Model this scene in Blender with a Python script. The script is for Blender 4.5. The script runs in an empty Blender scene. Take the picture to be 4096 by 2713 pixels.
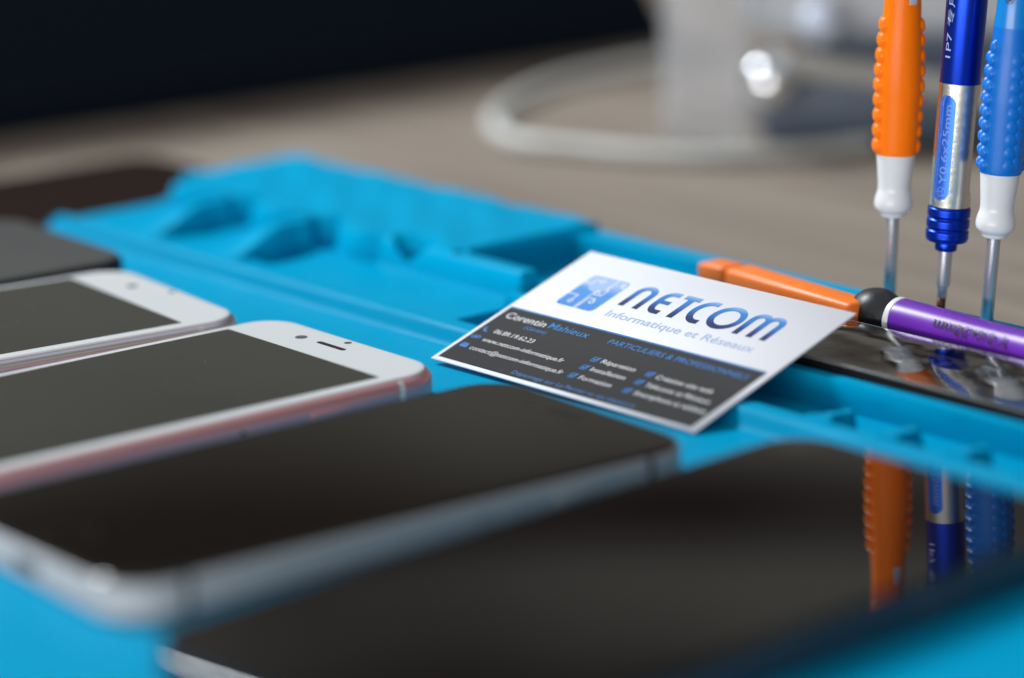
import bpy, bmesh, math, random
from mathutils import Vector, Matrix, noise
R = math.radians
PI = math.pi
random.seed(7)
sc = bpy.context.scene
MM = 0.001

# ------------------------------------------------------------------ camera
cam_d = bpy.data.cameras.new("camera")
cam = bpy.data.objects.new("camera", cam_d)
sc.collection.objects.link(cam)
FW = Vector((-0.76746, 0.5889, -0.25338)); RT = Vector((0.61146, 0.79117, -0.01324)); UP = Vector((-0.19267, 0.16509, 0.96728))
m = Matrix((RT, UP, -FW)).transposed().to_4x4()
m.translation = Vector((700, -390, 181.587)) * MM
cam.matrix_world = m
cam_d.sensor_width = 36; cam_d.lens = 103.895
cam_d.clip_start = 0.01; cam_d.clip_end = 50
cam_d.dof.use_dof = True
cam_d.dof.focus_distance = 0.684
cam_d.dof.aperture_fstop = 4.2
cam_d.dof.aperture_blades = 0
sc.camera = cam

# ------------------------------------------------------------------ world: a dim neutral room, uneven
w = bpy.data.worlds.new("World"); sc.world = w; w.use_nodes = True
nt = w.node_tree; nt.nodes.clear()
wo = nt.nodes.new('ShaderNodeOutputWorld'); bg = nt.nodes.new('ShaderNodeBackground')
tc = nt.nodes.new('ShaderNodeTexCoord'); nz = nt.nodes.new('ShaderNodeTexNoise'); cr = nt.nodes.new('ShaderNodeValToRGB')
nz.inputs['Scale'].default_value = 4.6; nz.inputs['Detail'].default_value = 1.5; nz.inputs['Roughness'].default_value = 0.4
cr.color_ramp.elements[0].position = 0.40; cr.color_ramp.elements[0].color = (0.045, 0.026, 0.020, 1)
cr.color_ramp.elements[1].position = 0.53; cr.color_ramp.elements[1].color = (0.31, 0.30, 0.265, 1)
sep = nt.nodes.new('ShaderNodeSeparateXYZ'); mr = nt.nodes.new('ShaderNodeMapRange')
mr.interpolation_type = 'SMOOTHSTEP'
mr.inputs['From Min'].default_value = 0.42; mr.inputs['From Max'].default_value = 0.8
mx = nt.nodes.new('ShaderNodeMix'); mx.data_type = 'RGBA'
mx.inputs['B'].default_value = (0.40, 0.42, 0.46, 1)
L = nt.links.new
L(tc.outputs['Generated'], nz.inputs['Vector'])
# invented brighter and darker bands by elevation, shaped for the phone screens' reflections
sep0 = nt.nodes.new('ShaderNodeSeparateXYZ'); zr = nt.nodes.new('ShaderNodeValToRGB'); zr.color_ramp.interpolation = 'EASE'
L(tc.outputs['Generated'], sep0.inputs['Vector']); L(sep0.outputs['Z'], zr.inputs['Fac'])
ze = zr.color_ramp.elements
ze[0].position = .25; ze[0].color = (.62,)*3+(1,); ze[1].position = .50; ze[1].color = (.5,)*3+(1,)
for p_, v_ in ((.285, .60), (.305, .36), (.325, .36), (.345, .62), (.37, .58), (.40, .42)):
    q_ = ze.new(p_); q_.color = (v_,)*3+(1,)
ad = nt.nodes.new('ShaderNodeMath'); ad.operation = 'MULTIPLY_ADD'; ad.inputs[1].default_value = .55
hf = nt.nodes.new('ShaderNodeMath'); hf.operation = 'MULTIPLY'; hf.inputs[1].default_value = .45
L(zr.outputs['Color'], hf.inputs[0]); L(nz.outputs['Fac'], ad.inputs[0]); L(hf.outputs[0], ad.inputs[2]); L(ad.outputs[0], cr.inputs['Fac'])
L(tc.outputs['Generated'], sep.inputs['Vector']); L(sep.outputs['Z'], mr.inputs['Value'])
L(mr.outputs['Result'], mx.inputs['Factor']); L(cr.outputs['Color'], mx.inputs['A'])
L(bg.outputs['Background'], wo.inputs['Surface'])
dt = nt.nodes.new('ShaderNodeVectorMath'); dt.operation = 'DOT_PRODUCT'; dt.inputs[1].default_value = (0.42, -0.90, 0.03)  # added fill glow from the camera's side, brightens the upright screwdrivers
L(tc.outputs['Generated'], dt.inputs[0])
m2r = nt.nodes.new('ShaderNodeMapRange'); m2r.interpolation_type = 'SMOOTHSTEP'
m2r.inputs['From Min'].default_value = 0.58; m2r.inputs['From Max'].default_value = 1.0
mx2 = nt.nodes.new('ShaderNodeMix'); mx2.data_type = 'RGBA'; mx2.inputs['B'].default_value = (1.9, 1.88, 1.9, 1)
L(dt.outputs['Value'], m2r.inputs['Value']); L(m2r.outputs['Result'], mx2.inputs['Factor']); L(mx.outputs['Result'], mx2.inputs['A'])
L(mx2.outputs['Result'], bg.inputs['Color'])
bg.inputs['Strength'].default_value = 0.66

# ------------------------------------------------------------------ lamps: the window, left and a little behind, plus an added low fill
def area(name, loc, target, sx, sy, power, col):
    d = bpy.data.lights.new(name, 'AREA'); d.shape = 'RECTANGLE'; d.size = sx; d.size_y = sy
    d.energy = power; d.color = col
    o = bpy.data.objects.new(name, d); sc.collection.objects.link(o)
    o.location = loc
    o.rotation_euler = (Vector(target) - Vector(loc)).to_track_quat('-Z', 'Y').to_euler()
    return o
area("window_light", (-1.20, -0.30, 1.38), (0.15, 0.05, 0), 0.42, 0.6, 51, (0.90, 0.96, 1.0))
area("low_fill_light", (0.62, -0.92, 0.055), (0.22, 0.11, 0.055), 0.9, 0.07, 6.8, (1.0, 0.99, 0.98))  # added fill lamp near table level, lifts the screwdriver fronts above the tray
area("ceiling_light", (0.3, 0.9, 1.9), (0.15, 0.05, 0), 1.2, 1.2, 2, (1.0, 0.98, 0.95))

sc.render.engine = 'CYCLES'
sc.view_settings.view_transform = 'Standard'; sc.view_settings.look = 'None'
sc.view_settings.exposure = 0; sc.view_settings.gamma = 1
sc.cycles.samples = 256; sc.cycles.use_denoising = True
sc.cycles.max_bounces = 8; sc.cycles.transparent_max_bounces = 12
sc.cycles.sample_clamp_indirect = 6

# ------------------------------------------------------------------ materials
def srgb(r, g, b):
    f = lambda c: (c/255/12.92) if c/255 <= 0.04045 else ((c/255+0.055)/1.055)**2.4
    return (f(r), f(g), f(b), 1)
def mat(name, col, rough=0.5, metal=0.0, spec=0.5, bump=0.0, bscale=2000, rvar=0.0, cvar=0.0, cscale=60, coat=0.0, sss=0.0, dust=0.0, aniso=0.0, tint=None):
    M = bpy.data.materials.new(name); M.use_nodes = True
    n = M.node_tree; b = n.nodes['Principled BSDF']
    b.inputs['Base Color'].default_value = col if len(col) == 4 else (*col, 1)
    b.inputs['Roughness'].default_value = rough; b.inputs['Metallic'].default_value = metal
    b.inputs['Specular IOR Level'].default_value = spec; b.inputs['Coat Weight'].default_value = coat
    b.inputs['Coat Roughness'].default_value = 0.08
    if tint: b.inputs['Specular Tint'].default_value = tint
    if aniso: b.inputs['Anisotropic'].default_value = aniso
    if sss:
        b.inputs['Subsurface Weight'].default_value = sss
        b.inputs['Subsurface Radius'].default_value = (1, .6, .4); b.inputs['Subsurface Scale'].default_value = 0.002
    t = n.nodes.new('ShaderNodeTexCoord')
    def nse(scale, det=3):
        x = n.nodes.new('ShaderNodeTexNoise'); x.inputs['Scale'].default_value = scale; x.inputs['Detail'].default_value = det
        n.links.new(t.outputs['Object'], x.inputs['Vector']); return x
    if bump:
        x = nse(bscale); bp = n.nodes.new('ShaderNodeBump'); bp.inputs['Strength'].default_value = bump
        bp.inputs['Distance'].default_value = 0.0002
        n.links.new(x.outputs['Fac'], bp.inputs['Height']); n.links.new(bp.outputs['Normal'], b.inputs['Normal'])
    if rvar:
        x = nse(90, 4); q = n.nodes.new('ShaderNodeMapRange')
        q.inputs['From Min'].default_value = .35; q.inputs['From Max'].default_value = .65
        q.inputs['To Min'].default_value = max(0, rough-rvar); q.inputs['To Max'].default_value = rough+rvar
        n.links.new(x.outputs['Fac'], q.inputs['Value']); n.links.new(q.outputs['Result'], b.inputs['Roughness'])
    last = None
    if cvar:
        x = nse(cscale, 4); h = n.nodes.new('ShaderNodeHueSaturation'); q = n.nodes.new('ShaderNodeMapRange')
        q.inputs['From Min'].default_value = .3; q.inputs['From Max'].default_value = .7
        q.inputs['To Min'].default_value = 1-cvar; q.inputs['To Max'].default_value = 1+cvar
        h.inputs['Color'].default_value = b.inputs['Base Color'].default_value
        n.links.new(x.outputs['Fac'], q.inputs['Value']); n.links.new(q.outputs['Result'], h.inputs['Value'])
        n.links.new(h.outputs['Color'], b.inputs['Base Color']); last = h.outputs['Color']
    if dust:
        v = n.nodes.new('ShaderNodeTexVoronoi'); v.inputs['Scale'].default_value = 330
        n.links.new(t.outputs['Object'], v.inputs['Vector'])
        wn = nse(60, 2)
        lt = n.nodes.new('ShaderNodeMath'); lt.operation = 'LESS_THAN'; lt.inputs[1].default_value = 0.045
        n.links.new(v.outputs['Distance'], lt.inputs[0])
        gt = n.nodes.new('ShaderNodeMath'); gt.operation = 'GREATER_THAN'; gt.inputs[1].default_value = 0.52
        n.links.new(wn.outputs['Fac'], gt.inputs[0])
        ml = n.nodes.new('ShaderNodeMath'); ml.operation = 'MULTIPLY'
        n.links.new(lt.outputs[0], ml.inputs[0]); n.links.new(gt.outputs[0], ml.inputs[1])
        m2 = n.nodes.new('ShaderNodeMath'); m2.operation = 'MULTIPLY'; m2.inputs[1].default_value = dust
        n.links.new(ml.outputs[0], m2.inputs[0])
        k = n.nodes.new('ShaderNodeMix'); k.data_type = 'RGBA'
        k.inputs['A'].default_value = b.inputs['Base Color'].default_value; k.inputs['B'].default_value = (.6, .6, .58, 1)
        if last: n.links.new(last, k.inputs['A'])
        n.links.new(m2.outputs[0], k.inputs['Factor']); n.links.new(k.outputs['Result'], b.inputs['Base Color'])
    return M

M_sil = mat('blue_silicone', (0.0, 0.30, 0.52), 0.36, spec=0.03, tint=(0.3, 0.8, 1.0, 1), bump=0.35, bscale=1800, rvar=0.06, cvar=0.03, cscale=25, dust=0.25)
M_table = None
def wood():
    M = bpy.data.materials.new('taupe_wood'); M.use_nodes = True; n = M.node_tree; b = n.nodes['Principled BSDF']
    t = n.nodes.new('ShaderNodeTexCoord'); mp = n.nodes.new('ShaderNodeMapping')
    mp.inputs['Rotation'].default_value = (0, 0, R(-32)); mp.inputs['Scale'].default_value = (3, 34, 1)
    x = n.nodes.new('ShaderNodeTexNoise'); x.inputs['Scale'].default_value = 1.6; x.inputs['Detail'].default_value = 6
    x.inputs['Distortion'].default_value = .6
    c = n.nodes.new('ShaderNodeValToRGB')
    c.color_ramp.elements[0].position = .33; c.color_ramp.elements[0].color = (0.20, 0.162, 0.132, 1)
    c.color_ramp.elements[1].position = .68; c.color_ramp.elements[1].color = (0.285, 0.238, 0.19, 1)
    n.links.new(t.outputs['Object'], mp.inputs['Vector']); n.links.new(mp.outputs['Vector'], x.inputs['Vector'])
    n.links.new(x.outputs['Fac'], c.inputs['Fac']); n.links.new(c.outputs['Color'], b.inputs['Base Color'])
    b.inputs['Roughness'].default_value = .55; b.inputs['Specular IOR Level'].default_value = .3
    return M
M_table = wood()
M_card = mat('white_card', (0.74, 0.75, 0.79), 0.5, spec=0.1, bump=0.05, bscale=3000)
M_panel = mat('dark_grey_print', (0.046, 0.046, 0.046), 0.6, spec=0.05, bump=0.25, bscale=5200, cvar=0.05, cscale=1400)
M_white_ink = mat('white_ink', (0.74, 0.73, 0.74), 0.45)
M_blue_ink = mat('blue_ink', (0.022, 0.17, 0.46), 0.45)
M_mid_ink = mat('bright_blue_ink', (0.02, 0.20, 0.58), 0.45)
M_pale_ink = mat('pale_blue_ink', (0.33, 0.42, 0.62), 0.45)
M_rule = mat('blue_rule_ink', (0.012, 0.15, 0.42), 0.4)
def gradient(name, y0, y1, stops):
    M = bpy.data.materials.new(name); M.use_nodes = True; n = M.node_tree; b = n.nodes['Principled BSDF']
    t = n.nodes.new('ShaderNodeTexCoord'); s = n.nodes.new('ShaderNodeSeparateXYZ'); q = n.nodes.new('ShaderNodeMapRange')
    q.inputs['From Min'].default_value = y0*MM; q.inputs['From Max'].default_value = y1*MM
    c = n.nodes.new('ShaderNodeValToRGB'); e = c.color_ramp.elements
    e[0].position, e[0].color = stops[0][0], (*stops[0][1], 1); e[1].position, e[1].color = stops[-1][0], (*stops[-1][1], 1)
    for p, col in stops[1:-1]:
        k = e.new(p); k.color = (*col, 1)
    n.links.new(t.outputs['Object'], s.inputs[0]); n.links.new(s.outputs['Y'], q.inputs['Value'])
    n.links.new(q.outputs['Result'], c.inputs['Fac']); n.links.new(c.outputs['Color'], b.inputs['Base Color'])
    b.inputs['Roughness'].default_value = .4
    return M
M_name = gradient('blue_logo_gradient', 37.0, 47.6, [(0, (.004, .016, .05)), (.22, (.006, .03, .15)), (.5, (.02, .14, .44)), (.78, (.03, .19, .50)), (1, (.30, .44, .68))])
M_logo = gradient('emblem_gradient', 32.0, 46.8, [(0, (.055, .22, .60)), (.55, (.07, .26, .62)), (.8, (.28, .43, .70)), (1, (.40, .52, .76))])
M_logo2 = mat('emblem_pale', (0.32, 0.45, 0.72), 0.4)

M_pwhite = mat('white_phone_glass', (0.66, 0.68, 0.69), 0.10, spec=0.4, dust=0.0)
M_lcd = mat('grey_dark_display', (0.040, 0.040, 0.035), 0.13, spec=0.22, dust=0.55, cvar=.06, cscale=20)
M_lcdm = mat('matte_dark_display', (0.062, 0.062, 0.061), 0.38, spec=0.3, cvar=.08, cscale=20)  # matte dark grey face with slight random variation
M_bglass = mat('black_phone_glass', (0.006, 0.0055, 0.005), 0.06, spec=0.5, dust=.12)
M_mirror = mat('mirror_black_glass', (0.004, 0.004, 0.0045), 0.015, spec=0.6)
M_rose = mat('rose_aluminium', (0.66, 0.33, 0.34), 0.38, metal=0.75, bump=.1)
M_silver = mat('silver_aluminium', (0.58, 0.57, 0.64), 0.34, metal=1.0, bump=.1)
M_sgrey = mat('grey_aluminium', (0.36, 0.37, 0.38), 0.45, metal=0.0, spec=.3)
M_slate = mat('slate_aluminium', (0.075, 0.085, 0.11), 0.3, metal=0.85)
M_dgrey = mat('black_aluminium', (0.010, 0.011, 0.014), 0.5, metal=0.0, spec=0.15)
M_cream = mat('cream_gasket', (0.50, 0.48, 0.38), 0.4)
M_band = mat('white_antenna_plastic', (0.62, 0.63, 0.60), 0.4)
M_hole = mat('dark_opening', (0.012, 0.012, 0.013), 0.3)
M_lens = mat('sensor_glass', (0.09, 0.10, 0.12), 0.15)
M_hbtn = mat('home_button_ring', (0.03, 0.03, 0.03), 0.3, metal=.6)

M_orange = mat('orange_rubber', (1.0, 0.19, 0.0), 0.36, spec=0.2, sss=0.18)
M_orange2 = mat('orange_plastic', (1.0, 0.22, 0.02), 0.42, sss=0.1)
M_blueg = mat('blue_rubber', (0.0, 0.155, 0.60), 0.38, spec=0.35, sss=0.1)
M_blueh = mat('sky_blue_plastic', (0.0, 0.21, 0.62), 0.28, spec=0.5)
M_wplas = mat('white_plastic', (0.70, 0.72, 0.74), 0.30)
M_gplas = mat('pale_grey_plastic', (0.50, 0.50, 0.58), 0.4)
M_steel = mat('nickel_steel', (0.50, 0.51, 0.53), 0.34, metal=0.75, bump=.1, bscale=1500)
M_brush = mat('brushed_steel', (0.70, 0.69, 0.66), 0.26, metal=1.0, aniso=.7, bump=.15, bscale=900)
M_anod = mat('blue_anodised', (0.004, 0.035, 0.42), 0.28, metal=0.85)
M_anod2 = mat('blue_anodised_inner', (0.03, 0.16, 0.80), 0.36, metal=0.6)
M_copper = mat('brown_bit_tip', (0.14, 0.045, 0.02), 0.4, metal=0.6)
M_purple = mat('purple_plastic', (0.13, 0.018, 0.36), 0.36, spec=0.45, sss=.1)
M_clearb = mat('translucent_rubber', (0.22, 0.20, 0.34), 0.3)
M_rubber = mat('black_rubber', (0.012, 0.013, 0.016), 0.42, spec=0.5, bump=.2, bscale=1200, dust=.4)
M_ink = mat('black_ink', (0.02, 0.008, 0.03), 0.5)
M_etch = mat('pale_etching', (0.30, 0.38, 0.66), 0.5)
M_etch2 = mat('blue_grey_etching', (0.17, 0.30, 0.70), 0.5)
M_case = mat('black_fabric_case', (0.004, 0.008, 0.0155), 0.75, spec=0.08, bump=.5, bscale=600)
M_boxk = mat('black_box_plastic', (0.006, 0.006, 0.007), 0.35)
M_foam = mat('grey_felt', (0.40, 0.365, 0.32), 0.85, bump=.6, bscale=900, cvar=.15, cscale=400)
M_wire = mat('dark_wire', (0.03, 0.018, 0.018), 0.4)
M_cable = mat('grey_cable', (0.62, 0.62, 0.59), 0.5)
M_devg = mat('light_grey_plastic', (0.50, 0.52, 0.55), 0.45)
M_devd = mat('slate_plastic', (0.10, 0.13, 0.18), 0.4)
M_devb = mat('beige_plastic', (0.33, 0.32, 0.30), 0.5)
M_chrome = mat('chrome', (0.9, 0.92, 0.95), 0.16, metal=1.0)
M_gloss = mat('gloss_white', (0.86, 0.88, 0.92), 0.08, spec=.8)
M_pale = mat('pale_blue_grey', (0.5, 0.55, 0.66), 0.2)
M_brown = mat('dark_brown_glass', (0.027, 0.0165, 0.013), 0.15, spec=0.35)
M_lilac = mat('mauve_aluminium', (0.24, 0.19, 0.27), 0.35, metal=.7)
def clear():
    M = bpy.data.materials.new('clear_lid_plastic'); M.use_nodes = True; n = M.node_tree; n.nodes.clear()
    o = n.nodes.new('ShaderNodeOutputMaterial'); tr = n.nodes.new('ShaderNodeBsdfTransparent'); g = n.nodes.new('ShaderNodeBsdfGlossy')
    g.inputs['Roughness'].default_value = 0.03; tr.inputs['Color'].default_value = (.93, .93, .91, 1)
    f = n.nodes.new('ShaderNodeFresnel'); f.inputs['IOR'].default_value = 1.6
    t = n.nodes.new('ShaderNodeTexCoord'); x = n.nodes.new('ShaderNodeTexNoise'); x.inputs['Scale'].default_value = 45; x.inputs['Detail'].default_value = 1.5
    bp = n.nodes.new('ShaderNodeBump'); bp.inputs['Strength'].default_value = .45; bp.inputs['Distance'].default_value = .0016
    n.links.new(t.outputs['Object'], x.inputs['Vector']); n.links.new(x.outputs['Fac'], bp.inputs['Height'])
    n.links.new(bp.outputs['Normal'], g.inputs['Normal'])
    a = n.nodes.new('ShaderNodeMath'); a.operation = 'MULTIPLY'; a.inputs[1].default_value = 1.8; a.use_clamp = True
    n.links.new(f.outputs['Fac'], a.inputs[0])
    mxs = n.nodes.new('ShaderNodeMixShader'); n.links.new(a.outputs[0], mxs.inputs[0])
    n.links.new(tr.outputs[0], mxs.inputs[1]); n.links.new(g.outputs[0], mxs.inputs[2]); n.links.new(mxs.outputs[0], o.inputs['Surface'])
    return M
M_clear = clear()

# ------------------------------------------------------------------ object helpers (all lengths in mm)
def link(name, me, material, parent=None, smooth=True):
    o = bpy.data.objects.new(name, me); sc.collection.objects.link(o)
    if material and not me.materials: me.materials.append(material)
    if smooth:
        for p in me.polygons: p.use_smooth = True
    if parent: o.parent = parent
    return o
def from_bm(name, bm, material, parent=None, smooth=True, sharp=None):
    bmesh.ops.recalc_face_normals(bm, faces=bm.faces)
    bmesh.ops.scale(bm, vec=(MM, MM, MM), verts=bm.verts)
    if sharp:
        for e in bm.edges:
            if len(e.link_faces) == 2 and e.calc_face_angle(0) > R(sharp): e.smooth = False
    me = bpy.data.meshes.new(name); bm.to_mesh(me); bm.free()
    return link(name, me, material, parent, smooth)
def tag(o, label, cat, group=None):
    o['label'] = label; o['category'] = cat
    if group: o['group'] = group
    return o
def empty(name, loc, rz=0, mtx=None):
    o = bpy.data.objects.new(name, None); sc.collection.objects.link(o)
    o.empty_display_size = 0.01
    if mtx is not None:
        mm = mtx.to_4x4(); mm.translation = Vector(loc)*MM; o.matrix_world = mm
    else:
        o.location = Vector(loc)*MM; o.rotation_euler = (0, 0, rz)
    return o
def add_lathe(bm, prof, seg=48, close=True, off=(0, 0), disp=None):
    rings = []
    for r, z in prof:
        ring = []
        for i in range(seg):
            a = 2*math.pi*i/seg
            rr = r + (disp(z, a) if disp else 0)
            ring.append(bm.verts.new((off[0]+rr*math.cos(a), off[1]+rr*math.sin(a), z)))
        rings.append(ring)
    for a, b in zip(rings, rings[1:]):
        for i in range(seg):
            bm.faces.new((a[i], a[(i+1) % seg], b[(i+1) % seg], b[i]))
    if close:
        bm.faces.new(rings[0][::-1]); bm.faces.new(rings[-1])
def lathe(name, prof, material, parent, seg=48, close=True, off=(0, 0), disp=None, sharp=35):
    bm = bmesh.new(); add_lathe(bm, prof, seg, close, off, disp)
    return from_bm(name, bm, material, parent, sharp=sharp)
def rrect(hw, hh, r, n=10):
    pts = []
    for cx, cy, a0 in ((hw-r, hh-r, 0), (-hw+r, hh-r, 90), (-hw+r, -hh+r, 180), (hw-r, -hh+r, 270)):
        for i in range(n+1):
            a = R(a0+90*i/n); pts.append((cx+r*math.cos(a), cy+r*math.sin(a)))
    return pts
def add_rr(bm, hw, hh, r, prof, n=10, off=(0, 0)):
    rings = []
    for ins, z in prof:
        rr = max(r-ins, 0.05)
        rings.append([bm.verts.new((x+off[0], y+off[1], z)) for x, y in rrect(hw-ins, hh-ins, rr, n)])
    k = len(rings[0])
    for a, b in zip(rings, rings[1:]):
        for i in range(k): bm.faces.new((a[i], a[(i+1) % k], b[(i+1) % k], b[i]))
    bm.faces.new(rings[0][::-1]); bm.faces.new(rings[-1])
def rr_obj(name, hw, hh, r, prof, material, parent, n=10, off=(0, 0), sharp=40):
    bm = bmesh.new(); add_rr(bm, hw, hh, r, prof, n, off)
    return from_bm(name, bm, material, parent, sharp=sharp)
def add_box(bm, x0, x1, y0, y1, z0, z1, bev=0, seg=2):
    r = bmesh.ops.create_cube(bm, size=1)
    vs = r['verts']
    for v in vs:
        v.co = Vector((x0 if v.co.x < 0 else x1, y0 if v.co.y < 0 else y1, z0 if v.co.z < 0 else z1))
    if bev:
        es = list({e for v in vs for e in v.link_edges})
        bmesh.ops.bevel(bm, geom=es, offset=bev, segments=seg, affect='EDGES', profile=.5)
def box(name, x0, x1, y0, y1, z0, z1, material, parent, bev=.3, seg=2):
    bm = bmesh.new(); add_box(bm, x0, x1, y0, y1, z0, z1, bev, seg)
    return from_bm(name, bm, material, parent, sharp=60 if bev else 20)
def smooth_path(pts, sub=8, closed=False):
    P = [Vector(p) for p in pts]; out = []; n = len(P)
    rng = range(n if closed else n-1)
    for i in rng:
        if closed: p0, p1, p2, p3 = P[i-1], P[i], P[(i+1) % n], P[(i+2) % n]
        else: p0, p1, p2, p3 = P[max(i-1, 0)], P[i], P[i+1], P[min(i+2, n-1)]
        for k in range(sub):
            t = k/sub
            out.append(.5*((2*p1)+(-p0+p2)*t+(2*p0-5*p1+4*p2-p3)*t*t+(-p0+3*p1-3*p2+p3)*t**3))
    if not closed: out.append(P[-1])
    return out
def add_tube(bm, pts, r, seg=10, sub=8, closed=False):
    P = smooth_path(pts, sub, closed); rings = []; nP = len(P); up = Vector((0, 0, 1))
    for i, p in enumerate(P):
        a = P[i-1] if (i or closed) else P[0]; b = P[(i+1) % nP] if (i < nP-1 or closed) else P[-1]
        t = (b-a).normalized(); s = t.cross(up)
        if s.length < 1e-3: s = t.cross(Vector((1, 0, 0)))
        s.normalize(); q = s.cross(t)
        rings.append([bm.verts.new(p+s*r*math.cos(2*math.pi*k/seg)+q*r*math.sin(2*math.pi*k/seg)) for k in range(seg)])
    pairs = list(zip(rings, rings[1:])) + ([(rings[-1], rings[0])] if closed else [])
    for a, b in pairs:
        for k in range(seg): bm.faces.new((a[k], a[(k+1) % seg], b[(k+1) % seg], b[k]))
    if not closed: bm.faces.new(rings[0][::-1]); bm.faces.new(rings[-1])
# flat ink: ribbons, polygons, discs on a plane z
def add_ribbon(bm, pts, wd, z, closed=False, cap=False):
    P = [Vector((p[0], p[1])) for p in pts]; n = len(P); ls, rs = [], []
    for i, p in enumerate(P):
        if closed: a, b = P[i-1], P[(i+1) % n]
        else: a, b = P[max(i-1, 0)], P[min(i+1, n-1)]
        d1 = (p-a); d2 = (b-p)
        d1 = d1.normalized() if d1.length > 1e-6 else d2.normalized(); d2 = d2.normalized() if d2.length > 1e-6 else d1
        t = (d1+d2).normalized(); nn = Vector((-t.y, t.x)); sc_ = min(1/max(nn.dot(Vector((-d1.y, d1.x))), .4), 2)
        ls.append(bm.verts.new((*(p+nn*wd/2*sc_), z))); rs.append(bm.verts.new((*(p-nn*wd/2*sc_), z)))
    for i in range(n if closed else n-1):
        j = (i+1) % n; bm.faces.new((rs[i], rs[j], ls[j], ls[i]))
    if cap:
        for p in (P[0], P[-1]): add_disc(bm, p.x, p.y, wd/2, z+.002, 10)
def add_poly(bm, pts, z):
    bm.faces.new([bm.verts.new((x, y, z)) for x, y in pts])
def add_disc(bm, x, y, r, z, n=24):
    add_poly(bm, [(x+r*math.cos(2*math.pi*i/n), y+r*math.sin(2*math.pi*i/n)) for i in range(n)], z)
def add_ring(bm, x, y, r, wd, z, n=24):
    add_ribbon(bm, [(x+r*math.cos(2*math.pi*i/n), y+r*math.sin(2*math.pi*i/n)) for i in range(n)], wd, z, closed=True)
def arc(cx, cy, rx, ry, a0, a1, n=10):
    return [(cx+rx*math.cos(R(a0+(a1-a0)*i/n)), cy+ry*math.sin(R(a0+(a1-a0)*i/n))) for i in range(n+1)]
def text_mesh(body, size, width=None, bold=0.0, shear=0.0):
    """lettering as a flat mesh in mm, baseline at y=0, starting at x=0, squeezed to the wanted width"""
    c = bpy.data.curves.new('lettering', 'FONT'); c.body = body; c.size = size*MM*10; c.shear = shear
    c.offset = bold*MM*10; c.resolution_u = 3
    o = bpy.data.objects.new('lettering_tmp', c); sc.collection.objects.link(o)
    bpy.context.view_layer.update()
    me = bpy.data.meshes.new_from_object(o.evaluated_get(bpy.context.evaluated_depsgraph_get()))
    bpy.data.objects.remove(o); bpy.data.curves.remove(c)
    bm = bmesh.new(); bm.from_mesh(me); bpy.data.meshes.remove(me)
    xs = [v.co.x for v in bm.verts]; x0, x1 = min(xs), max(xs)
    sy = 1/(MM*10); sx = (width/(x1-x0)) if width else sy
    for v in bm.verts: v.co = Vector(((v.co.x-x0)*sx, v.co.y*sy, 0))
    return bm
def merge(bm, src, x=0, y=0, z=0, fn=None):
    mp = {}
    for v in src.verts:
        c = Vector((v.co.x+x, v.co.y+y, z))
        mp[v] = bm.verts.new(fn(c) if fn else c)
    for f in src.faces:
        try: bm.faces.new([mp[v] for v in f.verts])
        except ValueError: pass
    src.free()
def slice_y(bm, step=.35):
    """cut a flat mesh into bands so it can be bent round a cylinder"""
    ys = [v.co.y for v in bm.verts]; y = min(ys)+step
    while y < max(ys):
        bmesh.ops.bisect_plane(bm, geom=bm.verts[:]+bm.edges[:]+bm.faces[:], plane_co=(0, y, 0), plane_no=(0, 1, 0)); y += step
def up_fix(o):
    """flat ink must face outwards"""
    return o

# ------------------------------------------------------------------ setting: the table
bm = bmesh.new()
add_box(bm, -1600, 900, -900, 1900, -37, -7, 0)
t = from_bm('table', bm, M_table, smooth=False); t['kind'] = 'structure'

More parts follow.
